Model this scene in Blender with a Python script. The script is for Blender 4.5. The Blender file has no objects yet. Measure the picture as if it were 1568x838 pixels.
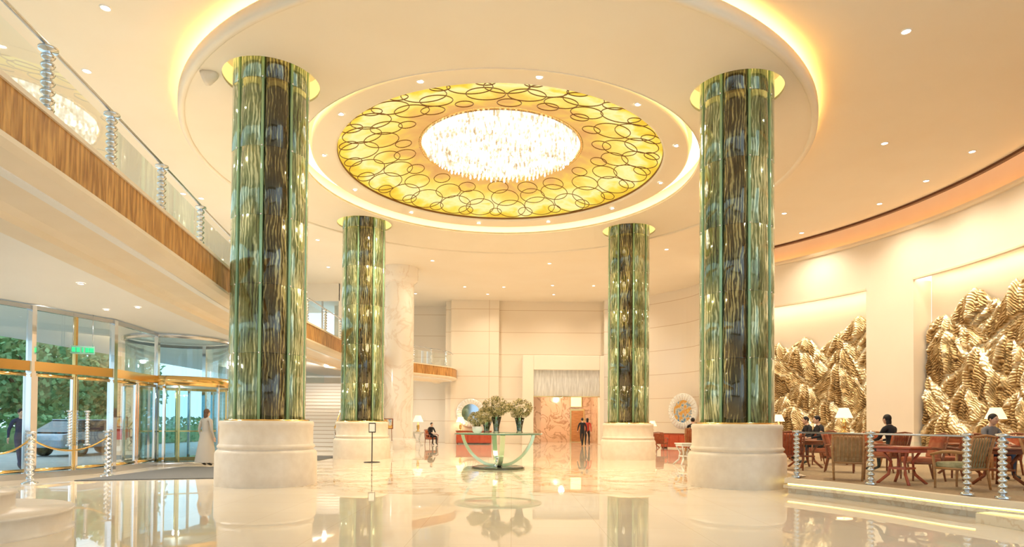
import bpy, math, random
from math import sin, cos, pi, radians, sqrt, atan2
from mathutils import Vector, Matrix, noise
random.seed(7)
scene = bpy.context.scene
try:
    scene.view_settings.view_transform = 'Standard'
    scene.view_settings.look = 'None'
except Exception:
    pass
CX, CY = -0.4, 19.35
FPX = 956.0
def PX(x, y, z, hor=648):
    D = FPX*(1.4-z)/(y-hor)
    return ((x-784)/FPX*D, D)

# ---------------------------------------------------------------- materials
def newmat(name):
    m = bpy.data.materials.new(name); m.use_nodes = True
    nt = m.node_tree
    return m, nt, nt.nodes['Principled BSDF']
def nosample(m):
    try: m.cycles.emission_sampling = 'NONE'
    except Exception: pass
    return m
def mat(name, col, rough=.5, metal=0, emis=None, es=0, coat=0, trans=0, ior=1.45):
    m, nt, b = newmat(name)
    b.inputs['Base Color'].default_value = (*col, 1)
    b.inputs['Roughness'].default_value = rough
    b.inputs['Metallic'].default_value = metal
    b.inputs['Coat Weight'].default_value = coat
    b.inputs['Transmission Weight'].default_value = trans
    b.inputs['IOR'].default_value = ior
    if emis:
        b.inputs['Emission Color'].default_value = (*emis, 1)
        b.inputs['Emission Strength'].default_value = es
        nosample(m)
    return m
def N(nt, t, **k):
    n = nt.nodes.new(t)
    for a, v in k.items(): setattr(n, a, v)
    return n
def ramp(nt, fac, stops):
    r = N(nt, 'ShaderNodeValToRGB'); e = r.color_ramp.elements
    while len(e) < len(stops): e.new(.5)
    for i, (p, c) in enumerate(stops):
        e[i].position = p; e[i].color = (*c, 1)
    nt.links.new(fac, r.inputs[0]); return r.outputs[0]
def coords(nt, scale=(1, 1, 1), kind='Object'):
    tc = N(nt, 'ShaderNodeTexCoord'); mp = N(nt, 'ShaderNodeMapping')
    mp.inputs['Scale'].default_value = scale
    nt.links.new(tc.outputs[kind], mp.inputs[0]); return mp.outputs[0]
def noisetex(nt, vec, scale, detail=4, dist=0, rough=.5):
    n = N(nt, 'ShaderNodeTexNoise')
    n.inputs['Scale'].default_value = scale; n.inputs['Detail'].default_value = detail
    n.inputs['Distortion'].default_value = dist; n.inputs['Roughness'].default_value = rough
    nt.links.new(vec, n.inputs['Vector']); return n.outputs[0]
def bump(nt, b, h, s, d=.02):
    n = N(nt, 'ShaderNodeBump'); n.inputs['Strength'].default_value = s; n.inputs['Distance'].default_value = d
    nt.links.new(h, n.inputs['Height']); nt.links.new(n.outputs[0], b.inputs['Normal'])
def nmat(name, stops, scale=3, rough=.5, metal=0, bmp=0, stretch=(1, 1, 1), dist=0, coat=0, detail=4, bd=.02):
    m, nt, b = newmat(name)
    v = coords(nt, stretch); n = noisetex(nt, v, scale, detail, dist)
    nt.links.new(ramp(nt, n, stops), b.inputs['Base Color'])
    b.inputs['Roughness'].default_value = rough; b.inputs['Metallic'].default_value = metal
    b.inputs['Coat Weight'].default_value = coat
    if bmp: bump(nt, b, n, bmp, bd)
    return m
def emat(name, col, s):
    m = bpy.data.materials.new(name); m.use_nodes = True; nt = m.node_tree; nt.nodes.clear()
    e = N(nt, 'ShaderNodeEmission'); o = N(nt, 'ShaderNodeOutputMaterial')
    e.inputs[0].default_value = (*col, 1); e.inputs[1].default_value = s
    nt.links.new(e.outputs[0], o.inputs[0]); return m
def glassmat(name, tint=(.9, .97, .96), ior=1.5, add=0.0, mul=1.0):
    m = bpy.data.materials.new(name); m.use_nodes = True; nt = m.node_tree; nt.nodes.clear()
    t = N(nt, 'ShaderNodeBsdfTransparent'); g = N(nt, 'ShaderNodeBsdfGlossy'); f = N(nt, 'ShaderNodeFresnel')
    mx = N(nt, 'ShaderNodeMixShader'); o = N(nt, 'ShaderNodeOutputMaterial')
    a = N(nt, 'ShaderNodeMath', operation='MULTIPLY_ADD'); a.inputs[1].default_value = mul; a.inputs[2].default_value = add; a.use_clamp = True
    t.inputs[0].default_value = (*tint, 1); g.inputs[0].default_value = (.95, 1, 1, 1); g.inputs['Roughness'].default_value = .02
    f.inputs[0].default_value = ior
    nt.links.new(f.outputs[0], a.inputs[0]); nt.links.new(a.outputs[0], mx.inputs[0])
    nt.links.new(t.outputs[0], mx.inputs[1]); nt.links.new(g.outputs[0], mx.inputs[2]); nt.links.new(mx.outputs[0], o.inputs[0])
    return m

M_ceil = nmat('ceiling_plaster', [(.3, (.88, .78, .63)), (.7, (.90, .81, .67))], .6, .6)
M_wallc = nmat('cream_plaster', [(.3, (.87, .79, .67)), (.7, (.90, .82, .70))], .8, .5)
M_base = nmat('limestone_base', [(.3, (.78, .66, .52)), (.7, (.86, .75, .61))], 5, .35, 0, .15, detail=8)
M_soff = nmat('white_soffit', [(.3, (.91, .88, .84)), (.7, (.93, .90, .86))], .8, .5)
M_cream_trim = nmat('cream_trim', [(.3, (.86, .72, .53)), (.7, (.90, .77, .59))], 1.5, .4)
M_gold = mat('polished_gold', (.80, .55, .22), .16, 1)
M_chrome = mat('chrome', (.85, .86, .88), .08, 1)
M_steel = mat('brushed_steel', (.55, .57, .6), .25, 1)
M_brown = mat('dark_brown_trim', (.13, .04, .015), .4)
M_orange = nmat('amber_cove_wall', [(.3, (.88, .62, .36)), (.7, (.9, .66, .40))], 1, .6)
M_black = mat('black_metal', (.015, .015, .015), .35)
M_glass = glassmat('clear_glass', (.93, .98, .98), 1.45, 0, .28)
M_glassb = glassmat('facade_glass', (.80, .93, .96), 1.5, .02, .6)
M_gedge = mat('green_glass_edge', (.30, .52, .32), .08, .2, coat=1)
M_led = emat('warm_led', (1, .60, .18), 34)
M_ledw = emat('niche_led', (1, .83, .58), 16)
M_ledor = emat('amber_led', (1, .56, .22), 12)
M_down = nosample(emat('downlight_lens', (1, .95, .85), 14))
M_trimw = mat('downlight_trim', (.9, .85, .78), .4)
M_deck = nmat('lounge_carpet', [(.3, (.34, .23, .13)), (.7, (.45, .32, .19))], 20, .8)
M_mat = nmat('door_mat', [(.3, (.10, .10, .10)), (.7, (.16, .16, .15))], 60, .9)
M_wood = nmat('walnut_wood', [(.3, (.20, .05, .02)), (.7, (.38, .11, .04))], 3, .3, 0, .1, (1, 1, 6))
M_woodm = nmat('teak_wood', [(.3, (.40, .17, .05)), (.7, (.56, .27, .10))], 3, .35, 0, .1, (1, 1, 6))
M_red = nmat('red_lacquer', [(.3, (.48, .07, .03)), (.7, (.60, .11, .04))], 3, .25)
M_cush = nmat('olive_stripe_fabric', [(.35, (.26, .24, .12)), (.65, (.52, .46, .28))], 9, .8, 0, .1, (6, 1, 1))
M_cushr = nmat('terracotta_fabric', [(.35, (.42, .09, .035)), (.65, (.55, .17, .07))], 9, .8)
M_cushb = nmat('caramel_fabric', [(.35, (.46, .25, .10)), (.65, (.58, .35, .17))], 9, .8)
M_shade = mat('lamp_shade', (.95, .8, .55), .8, 0, (1, .74, .42), 1.3)
M_porc = mat('white_porcelain', (.85, .84, .8), .2)

def marble(name, c1, c2, scale, rough=.12, w=.04):
    m, nt, b = newmat(name)
    v = coords(nt); n = noisetex(nt, v, scale, 6, 1.8)
    nt.links.new(ramp(nt, n, [(.0, c1), (.5-w, c1), (.5, c2), (.5+w, c1), (1, c1)]), b.inputs['Base Color'])
    b.inputs['Roughness'].default_value = rough
    return m
M_marble = marble('white_marble', (.90, .84, .76), (.80, .70, .60), .5, .15, .03)
M_marbleb = marble('brown_marble', (.76, .52, .34), (.42, .23, .12), .9)
M_step = marble('step_marble', (.86, .77, .62), (.76, .62, .45), 1.5)

def floormat():
    m, nt, b = newmat('polished_marble_floor')
    v = coords(nt)
    n1 = noisetex(nt, v, .55, 7, 2.2)
    veins = ramp(nt, n1, [(0, (.80, .68, .52)), (.43, (.84, .73, .58)), (.485, (.60, .43, .27)), (.54, (.84, .74, .59)), (1, (.88, .79, .65))])
    n2 = noisetex(nt, v, .35, 4, .6)
    plain = ramp(nt, n2, [(.3, (.84, .73, .57)), (.7, (.90, .80, .65))])
    vd = N(nt, 'ShaderNodeVectorMath', operation='DISTANCE'); nt.links.new(v, vd.inputs[0]); vd.inputs[1].default_value = (CX, CY, 0)
    mr = N(nt, 'ShaderNodeMapRange'); mr.inputs[1].default_value = 7.4; mr.inputs[2].default_value = 7.36
    nt.links.new(vd.outputs['Value'], mr.inputs[0])
    mx = N(nt, 'ShaderNodeMix', data_type='RGBA'); nt.links.new(mr.outputs[0], mx.inputs[0])
    nt.links.new(plain, mx.inputs[6]); nt.links.new(veins, mx.inputs[7])
    br = N(nt, 'ShaderNodeTexBrick'); nt.links.new(v, br.inputs['Vector'])
    br.offset = 0; br.inputs['Scale'].default_value = 1; br.inputs['Brick Width'].default_value = 1.2; br.inputs['Row Height'].default_value = 1.2
    br.inputs['Mortar Size'].default_value = .004; br.inputs['Color1'].default_value = (1, 1, 1, 1); br.inputs['Color2'].default_value = (.975, .965, .955, 1)
    br.inputs['Mortar'].default_value = (.85, .8, .74, 1)
    mm = N(nt, 'ShaderNodeMix', data_type='RGBA', blend_type='MULTIPLY'); mm.inputs[0].default_value = 1
    nt.links.new(mx.outputs[2], mm.inputs[6]); nt.links.new(br.outputs[0], mm.inputs[7])
    nt.links.new(mm.outputs[2], b.inputs['Base Color'])
    b.inputs['Roughness'].default_value = .02; b.inputs['IOR'].default_value = 1.75
    n3 = noisetex(nt, v, 1.2, 2); bump(nt, b, n3, .010, .02)
    return m
M_floor = floormat()

def panelwall(name, c1, c2, line, w, h, rough=.25):
    m, nt, b = newmat(name)
    tc = N(nt, 'ShaderNodeTexCoord'); s = N(nt, 'ShaderNodeSeparateXYZ'); nt.links.new(tc.outputs['Object'], s.inputs[0])
    a = N(nt, 'ShaderNodeMath', operation='ADD'); nt.links.new(s.outputs[0], a.inputs[0]); nt.links.new(s.outputs[1], a.inputs[1])
    c = N(nt, 'ShaderNodeCombineXYZ'); nt.links.new(a.outputs[0], c.inputs[0]); nt.links.new(s.outputs[2], c.inputs[1])
    br = N(nt, 'ShaderNodeTexBrick'); nt.links.new(c.outputs[0], br.inputs['Vector']); br.offset = 0
    br.inputs['Scale'].default_value = 1; br.inputs['Brick Width'].default_value = w; br.inputs['Row Height'].default_value = h
    br.inputs['Mortar Size'].default_value = .018
    br.inputs['Color1'].default_value = (*c1, 1); br.inputs['Color2'].default_value = (*c2, 1); br.inputs['Mortar'].default_value = (*line, 1)
    nt.links.new(br.outputs[0], b.inputs['Base Color']); b.inputs['Roughness'].default_value = rough
    return m
M_panel = panelwall('cream_marble_panelling', (.86, .77, .64), (.85, .75, .62), (.66, .51, .36), 40, 1.5, .2)

def fluted(name, c1, c2, freq, metal=0, rough=.4):
    m, nt, b = newmat(name)
    v = coords(nt, (1, 1, .12))
    n = noisetex(nt, v, freq, 3, .3)
    nt.links.new(ramp(nt, n, [(.35, c1), (.65, c2)]), b.inputs['Base Color'])
    b.inputs['Roughness'].default_value = rough; b.inputs['Metallic'].default_value = metal
    bump(nt, b, n, .6, .03); return m
M_fascia = fluted('ribbed_wood_fascia', (.34, .14, .03), (.70, .37, .11), 16)
M_flute = fluted('fluted_silver_panel', (.60, .60, .58), (.82, .82, .80), 10, .2, .3)

def colglass(name, cd, cm, cl, seedv, rough=.1):
    m, nt, b = newmat(name)
    tc = N(nt, 'ShaderNodeTexCoord')
    s = N(nt, 'ShaderNodeSeparateXYZ'); nt.links.new(tc.outputs['Object'], s.inputs[0])
    at = N(nt, 'ShaderNodeMath', operation='ARCTAN2'); nt.links.new(s.outputs[1], at.inputs[0]); nt.links.new(s.outputs[0], at.inputs[1])
    oi = N(nt, 'ShaderNodeObjectInfo')
    def vec(su, sz):
        u = N(nt, 'ShaderNodeMath', operation='MULTIPLY'); u.inputs[1].default_value = su; nt.links.new(at.outputs[0], u.inputs[0])
        z = N(nt, 'ShaderNodeMath', operation='MULTIPLY'); z.inputs[1].default_value = sz; nt.links.new(s.outputs[2], z.inputs[0])
        r = N(nt, 'ShaderNodeMath', operation='MULTIPLY'); r.inputs[1].default_value = 20; nt.links.new(oi.outputs['Random'], r.inputs[0])
        c = N(nt, 'ShaderNodeCombineXYZ'); nt.links.new(u.outputs[0], c.inputs[0]); nt.links.new(z.outputs[0], c.inputs[1]); nt.links.new(r.outputs[0], c.inputs[2]); return c.outputs[0]
    w = N(nt, 'ShaderNodeTexWave'); w.wave_type = 'BANDS'; w.bands_direction = 'X'
    nt.links.new(vec(.8, .30), w.inputs['Vector']); w.inputs['Scale'].default_value = 4.6
    w.inputs['Distortion'].default_value = 11; w.inputs['Detail'].default_value = 3.5; w.inputs['Detail Scale'].default_value = .9; w.inputs['Phase Offset'].default_value = seedv
    big = noisetex(nt, vec(1.6, .35), 1.3, 3, .6)
    fine = noisetex(nt, vec(11, 1.0), 1.6, 5, 1.5)
    a = N(nt, 'ShaderNodeMath', operation='MULTIPLY_ADD'); nt.links.new(w.outputs[0], a.inputs[0]); a.inputs[1].default_value = .27; nt.links.new(big, a.inputs[2])
    a2 = N(nt, 'ShaderNodeMath', operation='MULTIPLY_ADD'); nt.links.new(fine, a2.inputs[0]); a2.inputs[1].default_value = .80; nt.links.new(a.outputs[0], a2.inputs[2])
    mr = N(nt, 'ShaderNodeMapRange'); mr.inputs[1].default_value = .64; mr.inputs[2].default_value = 1.38; nt.links.new(a2.outputs[0], mr.inputs[0])
    base = ramp(nt, mr.outputs[0], [(.12, cd), (.42, cm), (.58, cm), (.82, cl)])
    nt.links.new(base, b.inputs['Base Color'])
    b.inputs['Metallic'].default_value = .35; b.inputs['Roughness'].default_value = rough
    b.inputs['Coat Weight'].default_value = 1; b.inputs['Coat Roughness'].default_value = .03; b.inputs['IOR'].default_value = 1.6
    bump(nt, b, w.outputs[0], .08, .02)
    return m
M_cold = colglass('fused_glass_dark', (.014, .009, .002), (.052, .042, .012), (.42, .38, .17), 0)
M_colm = colglass('fused_glass_green', (.04, .05, .018), (.19, .24, .10), (.70, .74, .44), 2)
M_colp = colglass('fused_glass_pale', (.10, .15, .07), (.34, .45, .27), (.88, .92, .66), 4)

def domemat():
    m = bpy.data.materials.new('backlit_onyx'); m.use_nodes = True; nt = m.node_tree; nt.nodes.clear()
    e = N(nt, 'ShaderNodeEmission'); o = N(nt, 'ShaderNodeOutputMaterial')
    v = coords(nt)
    vd = N(nt, 'ShaderNodeVectorMath', operation='DISTANCE'); sx = N(nt, 'ShaderNodeVectorMath', operation='MULTIPLY')
    nt.links.new(v, sx.inputs[0]); sx.inputs[1].default_value = (1, 1, 0)
    nt.links.new(sx.outputs[0], vd.inputs[0]); vd.inputs[1].default_value = (CX, CY, 0)
    n = noisetex(nt, v, 1.3, 3, .5)
    a = N(nt, 'ShaderNodeMath', operation='MULTIPLY_ADD'); nt.links.new(n, a.inputs[0]); a.inputs[1].default_value = 2.6
    nt.links.new(vd.outputs['Value'], a.inputs[2])
    mr = N(nt, 'ShaderNodeMapRange'); mr.inputs[1].default_value = 3.6; mr.inputs[2].default_value = 6.4; nt.links.new(a.outputs[0], mr.inputs[0])
    c = ramp(nt, mr.outputs[0], [(0, (.80, .40, .12)), (.18, (.87, .48, .13)), (.34, (.96, .63, .11)), (.52, (1, .80, .18)), (.70, (1, .90, .38)), (.86, (1, .75, .10)), (1, (.90, .56, .05))])
    nt.links.new(c, e.inputs[0]); e.inputs[1].default_value = 1.08
    nt.links.new(e.outputs[0], o.inputs[0]); return m
M_dome = domemat()
def crystal():
    m = bpy.data.materials.new('lit_crystal'); m.use_nodes = True; nt = m.node_tree; nt.nodes.clear()
    e = N(nt, 'ShaderNodeEmission'); o = N(nt, 'ShaderNodeOutputMaterial')
    n = noisetex(nt, coords(nt), 3.5, 4)
    c = ramp(nt, n, [(.32, (.50, .34, .18)), (.42, (.85, .68, .42)), (.50, (1, .93, .78)), (.62, (2, 1.9, 1.7))])
    nt.links.new(c, e.inputs[0]); e.inputs[1].default_value = 1.4
    nt.links.new(e.outputs[0], o.inputs[0]); return nosample(m)
M_crys = crystal()
M_back = emat('chandelier_backlight', (1, .82, .55), 22)

# ---------------------------------------------------------------- mesh builder
class MB:
    def __init__(s): s.v = []; s.f = []; s.m = []; s.s = []; s.mats = []
    def mi(s, m):
        if m not in s.mats: s.mats.append(m)
        return s.mats.index(m)
    def add(s, vs, fs, m, sm=False, M=None):
        o = len(s.v); i = s.mi(m)
        for p in vs:
            p = Vector(p)
            if M is not None: p = M @ p
            s.v.append(tuple(p))
        for f in fs: s.f.append([a+o for a in f]); s.m.append(i); s.s.append(sm)
        return s
    def box(s, c, d, m, M=None, taper=1.0):
        x, y, z = c; a, b, h = d[0]/2, d[1]/2, d[2]/2; t = taper
        vs = [(x-a*t, y-b*t, z-h), (x+a*t, y-b*t, z-h), (x+a*t, y+b*t, z-h), (x-a*t, y+b*t, z-h), (x-a, y-b, z+h), (x+a, y-b, z+h), (x+a, y+b, z+h), (x-a, y+b, z+h)]
        return s.add(vs, [(0, 3, 2, 1), (4, 5, 6, 7), (0, 1, 5, 4), (1, 2, 6, 5), (2, 3, 7, 6), (3, 0, 4, 7)], m, False, M)
    def lathe(s, prof, m, c=(0, 0, 0), seg=48, sm=True, M=None, a0=0, a1=2*pi):
        full = abs(a1-a0-2*pi) < 1e-6; n = seg if full else seg+1
        vs = []; fs = []
        for r, z in prof:
            for k in range(n):
                a = a0+(a1-a0)*k/seg; vs.append((c[0]+r*cos(a), c[1]+r*sin(a), c[2]+z))
        for j in range(len(prof)-1):
            for k in range(seg):
                k2 = (k+1) % n if full else k+1
                fs.append((j*n+k, j*n+k2, (j+1)*n+k2, (j+1)*n+k))
        return s.add(vs, fs, m, sm, M)
    def tube(s, pts, r, m, seg=8, closed=False, M=None):
        pts = [Vector(p) for p in pts]; n = len(pts); vs = []; fs = []
        rs = r if isinstance(r, (list, tuple)) else [r]*n
        for i, p in enumerate(pts):
            if closed: t = pts[(i+1) % n]-pts[i-1]
            else: t = pts[min(i+1, n-1)]-pts[max(i-1, 0)]
            t.normalize()
            up = Vector((0, 0, 1)) if abs(t.z) < .9 else Vector((0, 1, 0))
            u = t.cross(up).normalized(); w = u.cross(t)
            for k in range(seg):
                a = 2*pi*k/seg; vs.append(p+(u*cos(a)+w*sin(a))*rs[i])
        for i in range(n if closed else n-1):
            j = (i+1) % n
            for k in range(seg): fs.append((i*seg+k, i*seg+(k+1) % seg, j*seg+(k+1) % seg, j*seg+k))
        if not closed: fs += [tuple(range(seg))[::-1], tuple((n-1)*seg+k for k in range(seg))]
        return s.add(vs, fs, m, True, M)
    def sphere(s, c, r, m, seg=16, rings=10, M=None):
        rr = r if isinstance(r, (tuple, list)) else (r, r, r)
        vs = []; fs = []
        for j in range(rings+1):
            ph = pi*j/rings
            for k in range(seg):
                a = 2*pi*k/seg; vs.append((c[0]+rr[0]*sin(ph)*cos(a), c[1]+rr[1]*sin(ph)*sin(a), c[2]+rr[2]*cos(ph)))
        for j in range(rings):
            for k in range(seg): fs.append((j*seg+k, (j+1)*seg+k, (j+1)*seg+(k+1) % seg, j*seg+(k+1) % seg))
        return s.add(vs, fs, m, True, M)
    def prism(s, poly, z0, z1, m, M=None):
        n = len(poly)
        vs = [(x, y, z0) for x, y in poly]+[(x, y, z1) for x, y in poly]
        fs = [tuple(range(n))[::-1], tuple(range(n, 2*n))]+[(k, (k+1) % n, n+(k+1) % n, n+k) for k in range(n)]
        return s.add(vs, fs, m, False, M)
    def sweep(s, path, prof, m, sm=False):
        vs = []; fs = []; q = len(prof)
        for i, p in enumerate(path):
            a = path[max(i-1, 0)]; b = path[min(i+1, len(path)-1)]
            dx, dy = b[0]-a[0], b[1]-a[1]; l = sqrt(dx*dx+dy*dy) or 1
            nx, ny = -dy/l, dx/l
            for o, z in prof: vs.append((p[0]+nx*o, p[1]+ny*o, z))
        for i in range(len(path)-1):
            for k in range(q-1): fs.append((i*q+k, i*q+k+1, (i+1)*q+k+1, (i+1)*q+k))
        return s.add(vs, fs, m, sm)
    def build(s, name, parent=None, loc=(0, 0, 0), rot=0, bevel=0, fixn=True):
        me = bpy.data.meshes.new(name); me.from_pydata(s.v, [], s.f)
        for m in s.mats: me.materials.append(m)
        me.polygons.foreach_set('material_index', s.m); me.polygons.foreach_set('use_smooth', s.s)
        me.update()
        o = bpy.data.objects.new(name, me); scene.collection.objects.link(o)
        o.location = loc; o.rotation_euler = (0, 0, rot)
        if parent: o.parent = parent
        if bevel:
            b = o.modifiers.new('bevel', 'BEVEL'); b.width = bevel; b.segments = 2; b.limit_method = 'ANGLE'; b.angle_limit = radians(50)
        return o
def empty(name, loc=(0, 0, 0), rot=0):
    e = bpy.data.objects.new(name, None); e.location = loc; e.rotation_euler = (0, 0, rot); e.empty_display_size = .2
    scene.collection.objects.link(e); return e
def fill2d(name, loops, z, thick, m):
    cu = bpy.data.curves.new(name, 'CURVE'); cu.dimensions = '2D'; cu.fill_mode = 'BOTH'; cu.extrude = thick/2
    for lp in loops:
        sp = cu.splines.new('POLY'); sp.points.add(len(lp)-1)
        for i, (x, y) in enumerate(lp): sp.points[i].co = (x, y, 0, 1)
        sp.use_cyclic_u = True
    o = bpy.data.objects.new(name+'_tmp', cu); scene.collection.objects.link(o)
    bpy.context.view_layer.update()
    me = bpy.data.meshes.new_from_object(o.evaluated_get(bpy.context.evaluated_depsgraph_get()))
    bpy.data.objects.remove(o)
    me.materials.clear(); me.materials.append(m)
    ob = bpy.data.objects.new(name, me); scene.collection.objects.link(ob); ob.location = (0, 0, z); return ob
def circ(cx, cy, r, n=96, a0=0): return [(cx+r*cos(a0+2*pi*k/n), cy+r*sin(a0+2*pi*k/n)) for k in range(n)]
def arc(r, d0, d1, n): return [(CX+r*cos(radians(d0+(d1-d0)*k/n)), CY+r*sin(radians(d0+(d1-d0)*k/n))) for k in range(n+1)]
def catmull(P, n=8):
    out = []
    for i in range(len(P)-1):
        p0 = P[max(i-1, 0)]; p1 = P[i]; p2 = P[i+1]; p3 = P[min(i+2, len(P)-1)]
        for k in range(n):
            t = k/n
            out.append(tuple(.5*((2*p1[c])+(-p0[c]+p2[c])*t+(2*p0[c]-5*p1[c]+4*p2[c]-p3[c])*t*t+(-p0[c]+3*p1[c]-3*p2[c]+p3[c])*t**3) for c in range(len(p1))))
    out.append(tuple(P[-1])); return out

# ---------------------------------------------------------------- room shell
MB().add([(-12.9, -6, 0), (18, -6, 0), (18, 48, 0), (-12.9, 48, 0)], [(0, 1, 2, 3)], M_floor).build('floor')
M_ground = nmat('forecourt_paving', [(.3, (.50, .52, .52)), (.7, (.60, .62, .62))], 2, .7)
MB().add([(-80, -30, -.03), (-12.5, -30, -.03), (-12.5, 90, -.03), (-80, 90, -.03)], [(0, 1, 2, 3)], M_ground).build('forecourt_ground')

COLS = [(-5.5, 14.05), (5.17, 14.4), (-5.8, 24.2), (4.62, 24.85)]
outer = arc(15.4, -55, 47, 70)+[(12.5, 31.2), (13, 47), (-17, 47), (-17, -6), (8.4, -6)]
fill2d('ceiling', [outer, circ(CX, CY, 6.15)], 9.65, .1, M_ceil)
fill2d('ceiling_ring_soffit', [circ(CX, CY, 8.85, 160), circ(CX, CY, 5.95, 128)]+[circ(x, y, 1.04, 48) for x, y in COLS], 9.13, .06, M_ceil)
b = MB()
b.lathe([(8.74, 9.34), (8.74, 9.08), (8.78, 9.05), (8.87, 9.05), (8.9, 9.1), (8.9, 9.34), (8.74, 9.34)], M_ceil, (CX, CY, 0), 160)
b.build('trim_1')
MB().lathe([(8.60, 9.17), (8.70, 9.17), (8.70, 9.25), (8.60, 9.25), (8.60, 9.17)], M_led, (CX, CY, 0), 128).build('cove_light_strip')
b = MB()
b.lathe([(5.95, 9.08), (5.95, 9.16), (6.16, 9.17), (6.16, 9.62), (5.6, 9.62)], M_ceil, (CX, CY, 0), 128)
b.lathe([(5.62, 9.6), (5.66, 9.3), (5.6, 9.27), (5.1, 9.34), (5.0, 9.30), (4.93, 9.33), (4.93, 9.48)], M_ceil, (CX, CY, 0), 128)
b.build('trim_2')
MB().lathe([(5.75, 9.59), (6.1, 9.59)], emat('inner_cove_led', (1, .75, .36), 7), (CX, CY, 0), 128).build('cove_light_strip')
M_rec = mat('amber_recess', (.95, .8, .4), .6, 0, (1, .72, .26), 1.0)
for i, (x, y) in enumerate(COLS):
    MB().lathe([(1.04, 9.10), (1.06, 9.60)], M_rec, (x, y, 0), 48).build('column_cove_light')
b = MB()
b.box((-4.3, -6.1, 9.0), (25.4, .3, 1.3), M_wallc); b.box((-4.3, -6.1, .4), (25.4, .3, .8), M_wallc)
for x in (-16, -11.5, -7, -2.5, 2, 7.2): b.box((x, -6.1, 4.8), (2.3, .3, 9.6), M_wallc)
b.build('wall_rear')

# dome
def zd(r): return 9.43+.57*max(0, (4.95-r)/2.45)**.85
e = empty('illuminated_dome_chandelier', (0, 0, 0))
b = MB(); b.lathe([(4.95-2.45*k/14, zd(4.95-2.45*k/14)) for k in range(15)], M_dome, (CX, CY, 0), 128); b.build('onyx_dome_panel', e)
rg = MB(); M_ring = mat('bronze_ring', (.26, .12, .025), .4, .2)
def domering(r, a, rad, w=.0135):
    cx, cy = r*cos(a), r*sin(a); pts = []
    for k in range(36):
        x = cx+rad*cos(2*pi*k/36); y = cy+rad*sin(2*pi*k/36); q = sqrt(x*x+y*y)
        if q > 4.9 or q < 2.52:
            q2 = min(4.9, max(2.52, q)); x *= q2/q; y *= q2/q; q = q2
        pts.append((CX+x, CY+y, zd(q)-.02))
    rg.tube(pts, w, M_ring, 5, True)
n1 = 25
for k in range(n1):
    domering(4.32+random.uniform(-.06, .06), 2*pi*k/n1+random.uniform(-.04, .04), random.uniform(.48, .58))
    domering(4.60+random.uniform(-.05, .05), 2*pi*(k+.5)/n1, random.uniform(.22, .30))
for k in range(21):
    domering(3.66+random.uniform(-.08, .08), 2*pi*(k+.3)/21+random.uniform(-.05, .05), random.uniform(.40, .52))
for k in range(18):
    domering(3.08+random.uniform(-.12, .12), 2*pi*(k+.6)/18+random.uniform(-.06, .06), random.uniform(.22, .38))
rg.lathe([(4.96, 9.36), (4.92, 9.36), (4.91, 9.42), (4.96, 9.44)], M_ring, (CX, CY, 0), 128)
rg.lathe([(2.55, 9.97), (2.46, 9.94), (2.44, 10.05), (2.44, 10.35)], M_gold, (CX, CY, 0), 96)
rg.build('bronze_rings', e)
MB().lathe([(0.001, 10.33), (2.44, 10.33)], M_back, (CX, CY, 0), 64).build('backlight', e)
cr = MB()
r = .08
while r < 2.42:
    n = max(5, int(2*pi*r/.15))
    for k in range(n):
        a = 2*pi*k/n+r*7; L = .22+.05*sin(r*6)+random.uniform(0, .08)
        zt = 10.27-.10*(r/2.4)**2
        x, y = CX+r*cos(a), CY+r*sin(a); w = .038
        cr.lathe([(0.001, zt), (w, zt-.01), (w, zt-L), (.001, zt-L-.05)], M_crys, (x, y, 0), 5, False)
    r += .15
cr.build('crystal_rods', e)

# downlights
dl = MB(); DL = []
def downlight(x, y, z, r=.11):
    dl.lathe([(.001, -.006), (r*.75, -.006)], M_down, (x, y, z), 16)
    dl.lathe([(r*.75, -.004), (r*.8, -.02), (r, -.012), (r*1.03, 0)], M_trimw, (x, y, z), 16)
OUT = [(150, 9), (123, 108), (1390, 37), (1356, 212), (1491, 224), (1348, 306), (1420, 270), (1201, 322), (1228, 352), (1020, 379), (840, 402), (660, 399), (483, 368), (770, 439), (845, 436), (710, 439), (908, 436), (1108, 400), (303, 305), (275, 298), (500, 410), (560, 420)]
for x, y in OUT:
    X, Y = PX(x, y, 9.6); downlight(X, Y, 9.6); DL.append((X, Y, 9.6))
for X in (-6.2, -1.6, 2.6, 6.6):  # extra row added to brighten the back wall
    downlight(X, 39.6, 9.6); DL.append((X, 39.6, 9.6))
for k in range(12):
    a = 2*pi*(k+.35)/12; downlight(CX+5.33*cos(a), CY+5.33*sin(a), 9.31, .10)
for x, y in [(160, 474), (208, 470), (262, 466), (60, 470), (330, 490), (120, 434)]:
    X, Y = PX(x, y, 4.12, 644); downlight(X, Y, 4.12, .08); DL.append((X, Y, 4.1))
for p in ((-9.8, 22.9), (-8.6, 22.9), (-8, 40), (-6.0, 41)):  # extra fittings added to brighten the stair and the rear left
    downlight(p[0], p[1], 4.12, .08); DL.append((p[0], p[1], 4.1))
dl.build('recessed_downlights')

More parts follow.
